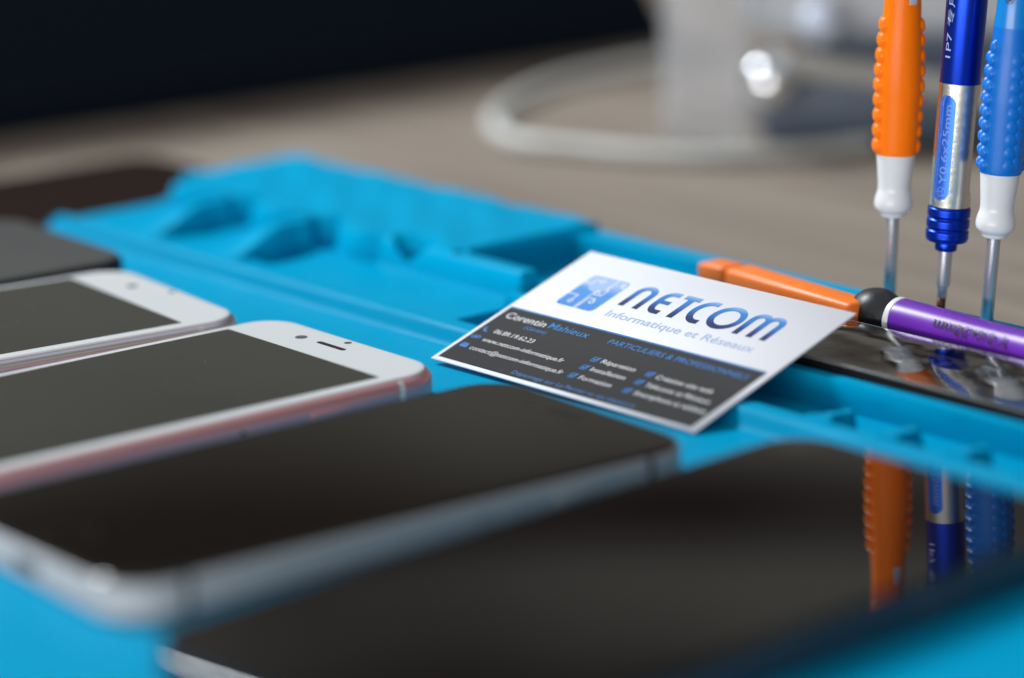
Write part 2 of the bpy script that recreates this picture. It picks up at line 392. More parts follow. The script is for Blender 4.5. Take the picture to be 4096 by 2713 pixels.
# ------------------------------------------------------------------ the blue silicone repair mat
MX, MY, MR = 150.0, 18.5, R(3.5)
def mat2w(lx, ly, z=0):
    dx, dy = lx-150, ly
    return (MX+dx*math.cos(MR)-dy*math.sin(MR), MY+dx*math.sin(MR)+dy*math.cos(MR), z)
X0, X1, Y0, Y1 = -33.0, 417.0, -213.0, 88.0
FLR, BOT = -6.4, -7.0
def ss(a, b, x):
    t = min(max((x-a)/(b-a), 0), 1); return t*t*(3-2*t)
def seg_d(px, py, ax, ay, bx, by):
    dx, dy = bx-ax, by-ay; t = max(0, min(1, ((px-ax)*dx+(py-ay)*dy)/(dx*dx+dy*dy)))
    return math.hypot(px-ax-t*dx, py-ay-t*dy)
LED, DIV, RIM, PLT = 4.2, 6.6, 8.0, 10.0
def hmat(x, y):
    if y < -6: return 0.0
    ledge = LED*ss(-2.6, 1.6, y)
    if y < 2: return ledge*(0.75+.25*ss(-33, -25, x)) if x > -33 else ledge
    # ---- floor on the left: shallow shelf, on the right: deep compartments
    shelf = 2.6+ (LED-2.6)*(1-ss(3.0, 7.0, y))
    deep = FLR+(LED-FLR)*(1-ss(5.6, 6.6, y))
    kx = ss(131.5, 133, x)
    h = shelf*(1-kx)+deep*kx
    # ---- left tray
    if x < 135:
        # sloped front of the ridge then the ridge top
        rg = 2.6+(9-2.6)*ss(33.8, 36.4, y)
        front = 36 + 3.5*math.sin((x+6)/40*2*math.pi)*(1-ss(70, 90, x))
        if x < 103:
            pl = PLT*ss(front-2.0, front+1.2, y)
            pl = max(pl, 0)
        else: pl = 0
        if x > 62: h = max(h, rg*(1-ss(129, 131, x)) if y < 41.5 else h)
        wave = 0.3*math.sin(x*.16+y*.07)*math.sin(y*.23+1)+.2*math.sin(x*.37+2)*math.sin(y*.41)
        if y >= 41.5 or x < 103:
            if x < 101.5: h = max(h, pl+(wave if pl > 9 else 0))
            else:
                fl = FLR+ (9-FLR)*(1-ss(41, 42, y))
                k = ss(101.5, 103, x)
                h = (max(h, pl) if k < 1 else 0)*(1-k)+fl*k if y >= 41 else h
        # horn shaped cradles reaching forward out of the plateau
        for x0 in (7.0, 44.5):
            xe = x0+1.8*math.sin((y-4)/24*PI) if 4 < y < 28 else x0
            if y < 37:
                fin = 7.2*ss(3, 24, y)*ss(xe-19, xe-4, x)*(1-ss(xe-.6, xe+1.6, x))
                h = max(h, 2.6+fin) if y > 4 else h
                if xe+.4 < x < xe+9 and 12 < y < 31: h = min(h, FLR*.6+(h-FLR*.6)*ss(xe+4, xe+9, x)) if y > 12 else h
            d = math.hypot((x-x0-3)/5.5, (y-37.5)/4.2)
            if d < 1.1: h = min(h, FLR+(h-FLR)*ss(.75, 1.1, d))
        d = math.hypot((x-84)/9, (y-39)/4.5)
        if d < 1: h = min(h, 1+(h-1)*ss(.5, 1, d))
        if y < 46 and x < -22: h = min(h, 3.4 if y > 4 else h)
    else:
        # ---- right compartments
        if y > 22:
            h = max(h, FLR+(DIV-FLR)*ss(24.2, 25.2, y)*(1-ss(28.6, 29.6, y)))
            if y > 29.6: h = 0.0
            if y > 56.5: h = 4.2*ss(56.5, 58, y)
        # comb teeth growing out of the ledge
        for k in range(8):
            tx = 260.5+18.8*k
            if abs(x-tx) < 9 and y < 18:
                half = 1.7+1.8*(1-ss(5.0, 8, y))
                d = abs(x-tx-(y-8)*.12)
                t_ = FLR+(LED+.9-FLR)*ss(2.5, 5, y)*(1-ss(half-.3, half+.9, d))*(1-ss(13.6, 14.6, y))
                h = max(h, t_)
        if 133 < x < 135: pass
        if abs(x-196) < 3: h = max(h, (DIV-1)*(1-ss(1.4, 2.2, abs(x-196)))) if y < 28 else h
    # ---- back rim with a groove, left rim
    rim = RIM*ss(77.2, 78.4, y)
    if y > 77: 
        rim -= 0.9*math.exp(-((y-84.6)/.8)**2)
        h = max(h, rim) if not (x < 102 and h > 8.2) else h
    h = max(h, RIM*(1-ss(-29.5, -27.5, x))*ss(46, 48, y))
    # rounded outer edges
    e = min(x-X0, X1-x, Y1-y)
    if e < 1.2: h -= 1.0*(1-e/1.2)**2
    return h
def grid(a, b, st):
    n = max(1, round((b-a)/st)); return [a+(b-a)*i/n for i in range(n)]
xs = grid(X0, X1, .8)+[X1]
ys = grid(Y0, -8, 12)+grid(-8, Y1, .5)+[Y1]
verts, faces = [], []
nx, ny = len(xs), len(ys)
for j, y in enumerate(ys):
    for i, x in enumerate(xs):
        verts.append(Vector((x-150, y, hmat(x, y)))*MM)
for j in range(ny-1):
    for i in range(nx-1):
        a = j*nx+i; faces.append((a, a+1, a+1+nx, a+nx))
# skirt down to the table
border = [i for i in range(nx)]+[j*nx+nx-1 for j in range(1, ny)]+[(ny-1)*nx+i for i in range(nx-2, -1, -1)]+[j*nx for j in range(ny-2, 0, -1)]
base = len(verts)
for b_ in border:
    v = verts[b_]; verts.append(Vector((v.x, v.y, BOT*MM)))
k = len(border)
for i in range(k): faces.append((border[i], base+i, base+(i+1) % k, border[(i+1) % k]))
me = bpy.data.meshes.new('repair_mat'); me.from_pydata(verts, [], faces); me.update()
bm = bmesh.new(); bm.from_mesh(me); bmesh.ops.recalc_face_normals(bm, faces=bm.faces)
for e in bm.edges:
    if len(e.link_faces) == 2 and e.calc_face_angle(0) > R(32): e.smooth = False
bm.to_mesh(me); bm.free()
rm = link('repair_mat', me, M_sil)
rm.location = Vector((MX, MY, 0))*MM; rm.rotation_euler = (0, 0, MR)
tag(rm, 'bright blue silicone repair mat with moulded tool tray along its back edge', 'work mat')

# ------------------------------------------------------------------ phones
def phone(cx, cy, rz, hw, hh, th, label, frame_m, glass_m, lcd_m, style, z0=0.05, rc=11.0, group='phones laid side by side on the blue mat'):
    t = empty('smartphone', (cx, cy, z0), R(rz)); tag(t, label, 'phone', group)
    prof = []
    er = {'white': 2.4, 'cream': 2.4, 'black': 1.1, 'full': 2.0, 'dark': 1.6}[style]
    for i in range(7):
        a = R(-90+90*i/6); prof.append((er-er*math.cos(a), er+er*math.sin(a)))
    for i in range(7):
        a = R(90*i/6*.80); prof.append((er-er*math.cos(a), th-er+er*math.sin(a)))
    zt = prof[-1][1]; it = prof[-1][0]
    rr_obj('frame', hw, hh, rc, prof, frame_m, t, n=14)
    # front glass with soft 2.5D edge, standing on the frame
    gi = it-.9 if style == 'full' else it-.1
    gp = [(gi, zt-.9), (gi, zt+.12), (gi+.15, zt+.34), (gi+.5, zt+.5), (gi+1.1, zt+.57)]
    g = rr_obj('front_glass', hw, hh, rc, gp, glass_m, t, n=14, sharp=5)
    ztop = zt+.57
    if style in ('white', 'cream'):
        if style == 'cream':
            rr_obj('gasket', hw, hh, rc, [(.35, zt-2.6), (.02, zt-2.2), (.1, zt-1.3), (gi-.3, zt-.2)], M_cream, t, n=14)
        bm = bmesh.new(); add_poly(bm, [(-29.25, -52), (29.25, -52), (29.25, 52), (-29.25, 52)], ztop+.04)
        o = from_bm('display', bm, lcd_m, t, smooth=False)
        bm = bmesh.new()
        pts = rrect(5.2, .75, .74, 6); add_poly(bm, [(x, y+60.5) for x, y in pts], ztop+.04)
        from_bm('earpiece', bm, M_hole if style == 'white' else M_pwhite, t, smooth=False)
        bm = bmesh.new(); add_disc(bm, -11.3, 60.2, 1.5, ztop+.04); from_bm('front_camera', bm, M_lens, t, smooth=False)
        bm = bmesh.new(); add_disc(bm, 0.4, 65.0, .95, ztop+.04); from_bm('proximity_sensor', bm, M_lens, t, smooth=False)
        bm = bmesh.new(); add_disc(bm, 0, -60.5, 5.3, ztop+.04, 40); from_bm('home_button', bm, M_gplas, t, smooth=False)
    if style in ('black', 'full'):
        k = hw/33.55
        bm = bmesh.new(); pts = rrect(5.2*k, .75, .74, 6); add_poly(bm, [(x, y+hh-8.6) for x, y in pts], ztop+.04)
        from_bm('earpiece', bm, M_dgrey, t, smooth=False)
        bm = bmesh.new(); add_disc(bm, -11.3, hh-8.8, 1.4, ztop+.04); from_bm('front_camera', bm, M_hole, t, smooth=False)
        bm = bmesh.new(); add_ring(bm, 0, -hh+9.0, 5.4, .35, ztop+.04, 40); from_bm('home_button', bm, M_hbtn, t, smooth=False)
        bm = bmesh.new(); add_poly(bm, [(-hw+4.3, -hh+17.5), (hw-4.3, -hh+17.5), (hw-4.3, hh-17.5), (-hw+4.3, hh-17.5)], ztop+.03)
        from_bm('display', bm, lcd_m, t, smooth=False)
    # side buttons and card slot on the right edge
    if style != 'dark':
        bm = bmesh.new(); add_box(bm, hw-.6, hw+.42, 30, 40.5, th/2-1.3, th/2+1.1, .45, 3)
        from_bm('power_button', bm, frame_m, t)
        bm = bmesh.new(); add_lathe(bm, [(.55, 0), (.55, .05)], 12)
        bmesh.ops.rotate(bm, verts=bm.verts, matrix=Matrix.Rotation(R(90), 3, 'Y'))
        bmesh.ops.translate(bm, verts=bm.verts, vec=(hw-.02, 12, th/2))
        from_bm('card_slot_hole', bm, M_hole, t)
        for yy in (hh-14.0, -hh+14.0):
            for sx in (1, -1):
                bm = bmesh.new(); prev = None
                path = []
                for i in range(13):
                    j = i
                    ins, z = ([q for q in prof])[j]
                    path.append((sx*(hw-ins+.03), z))
                vs = [(bm.verts.new((x, yy-.75, z)), bm.verts.new((x, yy+.75, z))) for x, z in path]
                for a, b in zip(vs, vs[1:]): bm.faces.new((a[0], a[1], b[1], b[0]))
                from_bm('antenna_band', bm, M_band if style in ('white', 'cream') else M_dgrey, t)
        # bottom edge: port and speaker slot
        bm = bmesh.new(); add_box(bm, -4.5, 4.5, -hh-.05, -hh+.5, th/2-1.3, th/2+1.3, .2); from_bm('charging_port', bm, M_hole, t)
    return t, ztop
def crown_glass(t, hw, hh, z, rad, material, name='display'):
    bm = bmesh.new(); n1, n2 = 24, 48; rows = []
    for i in range(n1+1):
        rows.append([bm.verts.new((-hw+2*hw*i/n1, -hh+2*hh*j/n2, z+(hw*hw+hh*hh-(-hw+2*hw*i/n1)**2-(-hh+2*hh*j/n2)**2)/(2*rad))) for j in range(n2+1)])
    rc = 10.0
    for row in rows:
        for v in row:
            ax_, ay_ = abs(v.co.x)-(hw-rc), abs(v.co.y)-(hh-rc)
            if ax_ > 0 and ay_ > 0:
                q = max(ax_, ay_)/math.hypot(ax_, ay_)
                v.co.x = math.copysign(hw-rc+ax_*q, v.co.x); v.co.y = math.copysign(hh-rc+ay_*q, v.co.y)
    for i in range(n1):
        for j in range(n2): bm.faces.new((rows[i][j], rows[i+1][j], rows[i+1][j+1], rows[i][j+1]))
    return from_bm(name, bm, material, t)
def at_corner(px, py, rz, lx, ly):
    c, s = math.cos(R(rz)), math.sin(R(rz)); return px-(c*lx-s*ly), py-(s*lx+c*ly)
cx, cy = at_corner(180.4, -28.5, 2.43, 29.25, 52)
phone(cx, cy, 2.43, 33.55, 69.15, 7.1, 'rose gold phone with white face and sharp black screen, left of the business card', M_rose, M_pwhite, M_lcd, 'white')
cx, cy = at_corner(109.6, -36.2, -2.61, 29.25, 52)
phone(cx, cy, -2.61, 33.55, 69.15, 7.1, 'silver phone with white face and cream edge, second from the left on the mat', M_silver, M_pwhite, M_lcd, 'cream')
cx, cy = at_corner(264.0, -7.1, .98, 33.3, 69.0)
phone(cx, cy, .98, 33.65, 69.2, 7.1, 'black-faced phone with thick bright grey metal side, nearest below the business card', M_sgrey, M_bglass, M_bglass, 'black')
a_ = 5.0
big, zb = phone(321.0, -70.3, a_, 38.95, 83.0, 7.3, 'large glossy black phone in the near right corner mirroring the upright screwdrivers', M_slate, M_mirror, M_mirror, 'full')
for c_ in [c for c in big.children if c.name.startswith('display')]: bpy.data.objects.remove(c_)
crown_glass(big, 37.2, 81.0, zb+.03, 8000, M_mirror)
rt_ = Vector((RT.x, RT.y, 0)).normalized()
big.matrix_world = Matrix.Translation(Vector((0, 0, .9*MM))) @ big.matrix_world
big.rotation_euler = (Matrix.Rotation(R(.5), 3, rt_) @ Matrix.Rotation(R(a_), 3, 'Z')).to_euler()
big.location = Vector((321.0, -70.3, 1.0))*MM
phone(47.5-33.5-.6, -11-70, .5, 33.6, 70, 8.4, 'dull dark grey phone with black sides, farthest left on the blue mat', M_dgrey, M_lcdm, M_lcdm, 'dark')
# the one lying on the table beyond the mat
t, _ = phone(-72, 18, 4.5, 33.6, 70, 7.2, 'dark brown phone with mauve edge lying on the table beyond the blue mat', M_lilac, M_brown, M_brown, 'dark', z0=-7)
del t['group']

# ------------------------------------------------------------------ business card
CO = (155.641, 3.738, 1.0713)
cm = Matrix((Vector((0.99531, 0.09633, -0.00931)), Vector((-0.089, 0.94884, 0.30296)), Vector((0.03801, -0.30071, 0.95296)))).transposed()
card = empty('business_card', CO, mtx=cm)
tag(card, 'white and dark grey business card reading NETCOM, leaning on the tray lip', 'business card')
box('card_stock', 0, 85, 0, 55.5, 0, .42, M_card, card, bev=.06, seg=1)
Z = .42
bm = bmesh.new(); add_poly(bm, [(1.1, 1.3), (82.9, 1.3), (83.3, 26.0), (1.0, 26.0)], Z+.03)
from_bm('dark_panel', bm, M_panel, card, smooth=False)
bm = bmesh.new(); add_poly(bm, [(1.0, 26.0), (83.3, 26.0), (83.3, 26.55), (1.0, 26.55)], Z+.045)
from_bm('blue_rule', bm, M_rule, card, smooth=False)
# company name
bm = bmesh.new(); zz = Z+.04; W_ = 1.75
add_ribbon(bm, [(27.3, 37.2), (27.3, 43.6)]+arc(29.6, 43.6, 2.3, 2.7, 180, 0, 12)+[(31.9, 43.6), (31.9, 37.2)], W_, zz)
add_ribbon(bm, [(39.2, 46.3), (37.6, 46.3)]+arc(37.6, 43.4, 2.2, 2.9, 95, 180, 8)+arc(37.6, 41.0, 2.2, 3.0, 180, 265, 8)+[(37.6, 38.05), (39.2, 38.05)], W_, zz)
add_ribbon(bm, [(35.6, 42.3), (39.0, 42.3)], 1.5, zz+.003)
add_ribbon(bm, [(40.6, 46.3), (45.6, 46.3)], W_, zz)
add_ribbon(bm, [(43.1, 46.6), (43.1, 37.2)], W_+.1, zz+.003)
add_ribbon(bm, [(51.6, 46.3), (50.6, 46.35)]+arc(50.4, 42.15, 3.4, 4.2, 95, 265, 18)+[(50.6, 38.0), (51.6, 38.05)], W_, zz)
add_ribbon(bm, arc(57.2, 42.2, 3.95, 4.15, 0, 350, 35), W_, zz, closed=True)
add_ribbon(bm, [(63.7, 37.2), (63.7, 43.9)]+arc(65.8, 43.9, 2.1, 2.4, 180, 0, 12)+[(67.9, 43.9), (67.9, 37.2)], W_, zz)
add_ribbon(bm, [(67.9, 37.6), (67.9, 43.9)]+arc(70.0, 43.9, 2.1, 2.4, 180, 0, 12)+[(72.1, 43.9), (72.1, 37.2)], W_, zz+.003)
from_bm('company_name', bm, M_name, card, smooth=False)
# emblem: rounded square split by circuit tracks
bm = bmesh.new(); add_poly(bm, [(x+16.4, y+39.3) for x, y in rrect(6.3, 7.3, 1.5, 6)], Z+.03)
em = from_bm('emblem', bm, M_logo, card, smooth=False)
bm = bmesh.new()
add_poly(bm, [(10.1, 41.6)]+arc(15.8, 44.4, 4.1, 4.6, 215, 345, 12)+[(22.6, 45.0), (22.6, 45.6)]+arc(21.3, 45.2, 1.3, 1.35, 10, 90, 4)+[(11.5, 46.5)]+arc(11.5, 45.2, 1.35, 1.35, 100, 180, 4), Z+.036)
from_bm('emblem_sky', bm, M_logo2, em, smooth=False)
bm = bmesh.new(); z3 = Z+.05; T = .34
add_ribbon(bm, [(16.55, 31.9), (16.55, 39.6)], .3, z3)
add_ribbon(bm, [(17.2, 31.9), (17.2, 37.2), (19.2, 37.2), (19.2, 36.5)], .3, z3+.003)
add_ribbon(bm, [(16.55, 39.3), (17.1, 41.0)], T, z3+.004)
add_ribbon(bm, [(18.0, 38.9), (19.4, 38.9), (19.4, 41.6), (18.6, 41.6), (18.6, 46.7)], T, z3)
add_ribbon(bm, [(10.0, 37.2), (13.4, 37.2), (13.4, 34.9)], T, z3)
add_ribbon(bm, [(10.2, 43.0), (12.6, 43.0), (12.6, 44.6), (14.2, 44.6)], T, z3)
add_ribbon(bm, [(22.7, 43.9), (21.4, 43.9), (21.4, 44.6)], T, z3)
add_ring(bm, 13.4, 34.3, .6, .3, z3+.006); add_ring(bm, 17.6, 39.4, .7, .3, z3+.006)
add_ring(bm, 19.2, 35.8, .65, .3, z3+.006); add_ring(bm, 14.8, 44.6, .6, .3, z3+.006); add_ring(bm, 21.3, 45.0, .5, .3, z3+.006)
from_bm('circuit_lines', bm, M_white_ink, em, smooth=False)
def words(name, items, material, z=Z+.06):
    bm = bmesh.new()
    for body, x, y, wd, size, bold in items:
        merge(bm, text_mesh(body, size, wd, bold), x, y, z)
    return from_bm(name, bm, material, card, smooth=False)
words('tagline', [('Informatique et Réseaux', 27.0, 31.9, 46.4, 4.0, .012)], M_pale_ink)
words('white_lettering', [('Corentin', 3.2, 21.7, 13.3, 3.5, .006), ('06.89.19.62.23', 6.1, 14.9, 13.4, 2.3, .002),
      ('www.netcom-informatique.fr', 6.1, 10.9, 27.2, 2.3, .002), ('contact@netcom-informatique.fr', 6.0, 6.8, 31.1, 2.3, .002),
      ('Réparation', 42.5, 14.5, 10.6, 2.25, .004), ('Installation', 42.5, 10.8, 10.9, 2.25, .004), ('Formation', 42.5, 6.9, 10.1, 2.25, .004),
      ('Création site web', 60.0, 14.2, 17.2, 2.25, .004), ('Télécoms et Réseaux', 60.0, 10.5, 19.8, 2.25, .004), ('Smartphone et tablette', 60.0, 6.8, 21.8, 2.25, .004)], M_white_ink)
words('blue_lettering', [('Mahieux', 17.6, 21.9, 13.2, 3.5, .008), ('(Gérant)', 12.2, 19.3, 7.2, 2.0, 0),
      ('PARTICULIERS & PROFESSIONNELS', 37.4, 22.0, 43.2, 2.8, .004), ('Dépannage sur Le Perrier et ses alentours', 25.0, 2.3, 39.5, 2.1, 0)], M_blue_ink)
zi = Z+.06
for x in (39.3, 56.7):
    for y in (14.2, 10.5, 6.6):
        bm = bmesh.new()
        add_ribbon(bm, [(px+x+.95, py+y+.95) for px, py in rrect(.85, .85, .25, 3)], .22, zi, closed=True)
        add_ribbon(bm, [(x+.5, y+1.1), (x+.95, y+.6), (x+2.1, y+2.0)], .38, zi+.004)
        from_bm('checkbox', bm, M_mid_ink, card, smooth=False)
bm = bmesh.new(); add_ribbon(bm, arc(3.6, 15.9, .95, 1.05, 160, 290, 8), .5, zi, cap=True); from_bm('telephone_icon', bm, M_mid_ink, card, smooth=False)
bm = bmesh.new()
for dx in (-.55, .55): add_ribbon(bm, [(px+3.4+dx, py+11.9+dx*.2) for px, py in rrect(.75, .42, .4, 4)], .3, zi+dx*.004+.003, closed=True)
from_bm('link_icon', bm, M_mid_ink, card, smooth=False)
bm = bmesh.new(); add_poly(bm, [(2.4, 7.0), (4.7, 7.0), (4.7, 8.7), (2.4, 8.7)], zi); from_bm('envelope_icon', bm, M_mid_ink, card, smooth=False)
bm = bmesh.new(); add_ribbon(bm, [(2.45, 8.65), (3.55, 7.7), (4.65, 8.65)], .16, zi+.01); from_bm('envelope_flap', bm, M_panel, card, smooth=False)

# ------------------------------------------------------------------ upright screwdrivers
def tilt_matrix(deg, back=0):
    ax = Vector((FW.x, FW.y, 0)).normalized()     # lean towards picture right
    rt = Vector((RT.x, RT.y, 0)).normalized()
    up = (Vector((0, 0, 1))*math.cos(R(deg))+rt*math.sin(R(deg))).normalized()
    fr = -ax; x = fr.normalized(); y = up.cross(x).normalized(); x = y.cross(up).normalized()
    return Matrix((x, y, up)).transposed()       # local +X faces the camera, local +Y is picture right
def bumps(cols, z0, z1, pitch, amp, hr):
    def f(z, a):
        if z < z0-pitch*.5 or z > z1+pitch*.5: return 0
        best = 0
        for ca, stag, *am in cols:
            d = (a-ca+math.pi) % (2*math.pi)-math.pi
            if abs(d) > .6: continue
            k = round((z-z0-stag)/pitch); zc = z0+stag+k*pitch
            if zc < z0-.1 or zc > z1+.1: continue
            rr = math.hypot(d*5.3, z-zc)/hr
            if rr < 1: best = max(best, (am[0] if am else amp)*math.sqrt(1-rr*rr))
        return best
    return f
def prof_pts(pts, step=.3):
    out = []
    for (r0, z0), (r1, z1) in zip(pts, pts[1:]):
        n = max(1, int(abs(z1-z0)/step))
        for i in range(n): 
            t = i/n; out.append((r0+(r1-r0)*t, z0+(z1-z0)*t))
    out.append(pts[-1]); return out
def smoothed(pts, sub=5):
    P = smooth_path([(r, z, 0) for r, z in pts], sub); return [(p.x, p.y) for p in P]
def wrap_on(bm_dst, src, radius, ang0, z0, along=True, flip=False):
    """wrap flat text (x along the axis upward, y round the barrel)"""
    slice_y(src, .3)
    def f(c):
        a = ang0 - c.y/radius*(1 if not flip else -1)
        return Vector(((radius)*math.cos(a), (radius)*math.sin(a), z0+c.x*(1 if not flip else -1)))
    merge(bm_dst, src, fn=f)
GZ = 'precision screwdrivers standing upright on the tray rim'
def bumpy_driver(name, lx, ly, tilt, label, shaft_len, h_collar, h_grip_top, grip_m, top_m, rg, cols, total=104, dots=9, sh_r=1.55):
    wx, wy = lx, ly
    t = empty('screwdriver', (wx, wy, RIM+.1), mtx=tilt_matrix(tilt)); tag(t, label, 'screwdriver', GZ)
    lathe('shaft', [(sh_r*.85, 0), (sh_r, .35), (sh_r, shaft_len+1)], M_steel, t, seg=32)
    s = shaft_len; c = h_collar-shaft_len
    pr = smoothed([(2.2, s), (2.75, s+.15), (3.1, s+.9), (3.55, s+1.3), (4.35, s+2.1), (4.62, s+3.3), (4.45, s+4.7), (3.95, s+6.6), (3.95, s+8.2), (4.2, s+11), (4.6, h_collar)], 5)
    lathe('collar', pr, M_wplas, t, seg=64, sharp=60)
    L_ = h_grip_top-h_collar
    pg = prof_pts(smoothed([(4.75, h_collar), (4.95, h_collar+1.2), (rg, h_collar+L_*.35), (rg+.1, h_collar+L_*.6), (rg-.25, h_collar+L_*.88), (rg-.6, h_grip_top+.5), (rg-.75, h_grip_top+4)], 6), .2)
    pitch = (L_-2.4)/(dots-1)
    lathe('grip', pg, grip_m, t, seg=220, disp=bumps(cols, h_collar+1.9, h_grip_top-.6, pitch, .85, pitch*.47), sharp=80)
    r1 = rg-.75
    ph = smoothed([(r1, h_grip_top+4), (r1-.25, h_grip_top+10), (r1-.1, h_grip_top+20), (r1+.3, h_grip_top+28), (r1+.2, total-8)], 5)
    lathe('handle', ph, top_m, t, seg=64)
    lathe('swivel_cap', smoothed([(3.0, total-8), (4.6, total-6.8), (5.2, total-4), (4.7, total-1.2), (2.0, total)], 5), M_rubber, t, seg=48)
    return t, r1
def oval_on(t, r, ang, zc, ha, hz, material, name, push=.12):
    bm = bmesh.new(); src = bmesh.new(); n = 28
    pts = [(hz*math.cos(2*math.pi*i/n), ha*math.sin(2*math.pi*i/n)) for i in range(n)]
    add_poly(src, pts, 0); wrap_on(bm, src, r+push, ang, zc); return from_bm(name, bm, material, t)
side = [(R(-78), 0), (R(-104), .0), (R(82), 0), (R(108), 0), (R(180), 0)]
t, r1 = bumpy_driver('screwdriver', 205, 105, 1.5, 'orange upright screwdriver with white collar, leftmost of the three standing ones', 20.9, 36.3, 67.8, M_orange, M_orange, 5.15, side, dots=9)
oval_on(t, r1-.2, R(27), 73.8, 1.15, 4.4, M_gplas, 'side_window', .16)
bm = bmesh.new()
for zc, hz in ((77, 8.4),):
    src = bmesh.new(); P = [(hz*math.cos(a)*1.0, 1.9*math.sin(a)) for a in [R(110+i*140/18) for i in range(19)]]
    add_ribbon(src, P, .12, 0); wrap_on(bm, src, r1+.02, R(-36), zc)
from_bm('label_outline', bm, M_orange2, t)

t, r1 = bumpy_driver('screwdriver', 235.2, 107, 3.5, 'sky blue upright screwdriver with bumpy grip and white collar, rightmost of the standing ones', 20.6, 36.0, 66.0, M_blueg, M_blueh, 5.15,
      [(R(-66), 0), (R(-92), .4, .8), (R(12), .3, .35), (R(36), 1.2, .35), (R(92), 0, .8), (R(180), 0)], dots=10)
oval_on(t, r1-.2, R(66), 72.5, 1.2, 5.2, M_wplas, 'side_window', .16)
bm = bmesh.new(); src = bmesh.new()
add_ribbon(src, arc(0, 0, .95, .95, 0, 350, 24), .16, 0, closed=True)
star = []
for i in range(10):
    rr = .85 if i % 2 == 0 else .33; a = R(36*i); star.append((rr*math.cos(a), rr*math.sin(a)))
add_poly(src, star, 0); wrap_on(bm, src, r1+.0, R(-28), 76.6)
src = bmesh.new(); add_ribbon(src, arc(0, 0, .9, .9, 0, 350, 24), .16, 0, closed=True); wrap_on(bm, src, r1+.0, R(-28), 80.6)
o = from_bm('star_mark', bm, M_ink, t)

# blue and silver two-piece driver
wx, wy = 221.2, 106
t = empty('screwdriver', (wx, wy, RIM+.1), mtx=tilt_matrix(3.45)); tag(t, 'deep blue metal screwdriver with slotted silver sleeve, middle one of the three standing', 'screwdriver', GZ)
lathe('bit_tip', [(.95, 0), (1.12, .2), (1.12, 3.7)], M_copper, t, seg=6, sharp=25)
lathe('bit', [(1.12, 3.7), (1.2, 3.8), (1.2, 6.2), (1.62, 6.6), (1.68, 7.0), (1.68, 15.5)], M_steel, t, seg=24)
lathe('nose', [(1.7, 15.2), (2.5, 15.3), (2.65, 15.6), (2.65, 17.2), (2.5, 17.5), (3.2, 17.8)], M_anod, t, seg=48, sharp=60)
pr = [(3.0, 17.3), (4.6, 17.6)]
for z in [17.9+i*.15 for i in range(54)]:
    ph_ = (z-17.9)/8.1*3
    pr.append((5.08-.42*max(0, math.cos(2*PI*ph_))**3 if z > 18.3 else 4.9, z))
pr += [(4.85, 26.1), (4.3, 26.2)]
lathe('ribbed_ring', pr, M_anod, t, seg=64, sharp=75)
# sleeve with three slots cut clean through
bm = bmesh.new(); seg = 216; zs = [26.2]+[26.4+i*.3 for i in range(97)]+[55.45]; rr, ri = 4.82, 4.35
def in_slot(a, z):
    d = (math.degrees(a)+41) % 120
    d = min(d, 120-d)*PI/180*rr; hwid = 2.2
    z0, z1 = 28.0+hwid, 52.8-hwid
    dz = max(z0-z, z-z1, 0); return math.hypot(d, dz) < hwid
vg = {}
def V(i, j, o_):
    k_ = (i % seg, j, o_)
    if k_ not in vg:
        a = 2*PI*i/seg; q = rr if o_ else ri; vg[k_] = bm.verts.new((q*math.cos(a), q*math.sin(a), zs[j]))
    return vg[k_]
solid = {(i, j): not in_slot(2*PI*(i+.5)/seg, (zs[j]+zs[j+1])/2) for i in range(seg) for j in range(len(zs)-1)}
for (i, j), s_ in solid.items():
    if not s_: continue
    bm.faces.new((V(i, j, 1), V(i+1, j, 1), V(i+1, j+1, 1), V(i, j+1, 1)))
    bm.faces.new((V(i, j, 0), V(i, j+1, 0), V(i+1, j+1, 0), V(i+1, j, 0)))
    if not solid.get(((i+1) % seg, j), True): bm.faces.new((V(i+1, j, 1), V(i+1, j, 0), V(i+1, j+1, 0), V(i+1, j+1, 1)))
    if not solid.get(((i-1) % seg, j), True): bm.faces.new((V(i, j, 0), V(i, j, 1), V(i, j+1, 1), V(i, j+1, 0)))
    if not solid.get((i, j+1), True): bm.faces.new((V(i, j+1, 1), V(i+1, j+1, 1), V(i+1, j+1, 0), V(i, j+1, 0)))
    if not solid.get((i, j-1), True): bm.faces.new((V(i, j, 0), V(i+1, j, 0), V(i+1, j, 1), V(i, j, 1)))
o = from_bm('slotted_sleeve', bm, M_brush, t, sharp=40)
inner = lathe('inner_barrel', [(4.28, 26.3), (4.28, 55.3)], M_anod2, t, seg=72)
bm = bmesh.new()
merge_src = text_mesh('Y0.6x25mm', 2.7, 19.0, .02); wrap_on(bm, merge_src, 4.32, R(-41)+1.0/4.3, 31.6)
src = bmesh.new(); add_ribbon(src, arc(0, 0, 1.05, 1.05, 0, 350, 24), .2, 0, closed=True)
for a in (90, 210, 330): add_ribbon(src, [(0, 0), (1.0*math.cos(R(a)), 1.0*math.sin(R(a)))], .18, .0)
wrap_on(bm, src, 4.33, R(-41), 29.9)
from_bm('size_marking', bm, M_etch2, inner)
brl = lathe('barrel', [(4.3, 55.4), (4.72, 55.45), (4.75, 55.7), (4.8, 80), (4.8, 112)], M_anod, t, seg=72)
bm = bmesh.new(); merge_src = text_mesh('1P7 专用批咀', 2.3, 25.0, .0); wrap_on(bm, merge_src, 4.84, R(-54)+.8/4.8, 61.5)
from_bm('etched_writing', bm, M_etch, brl)
lathe('swivel_cap', [(4.0, 112), (4.4, 112.4), (4.4, 114), (3.8, 116)], M_steel, t, seg=48)

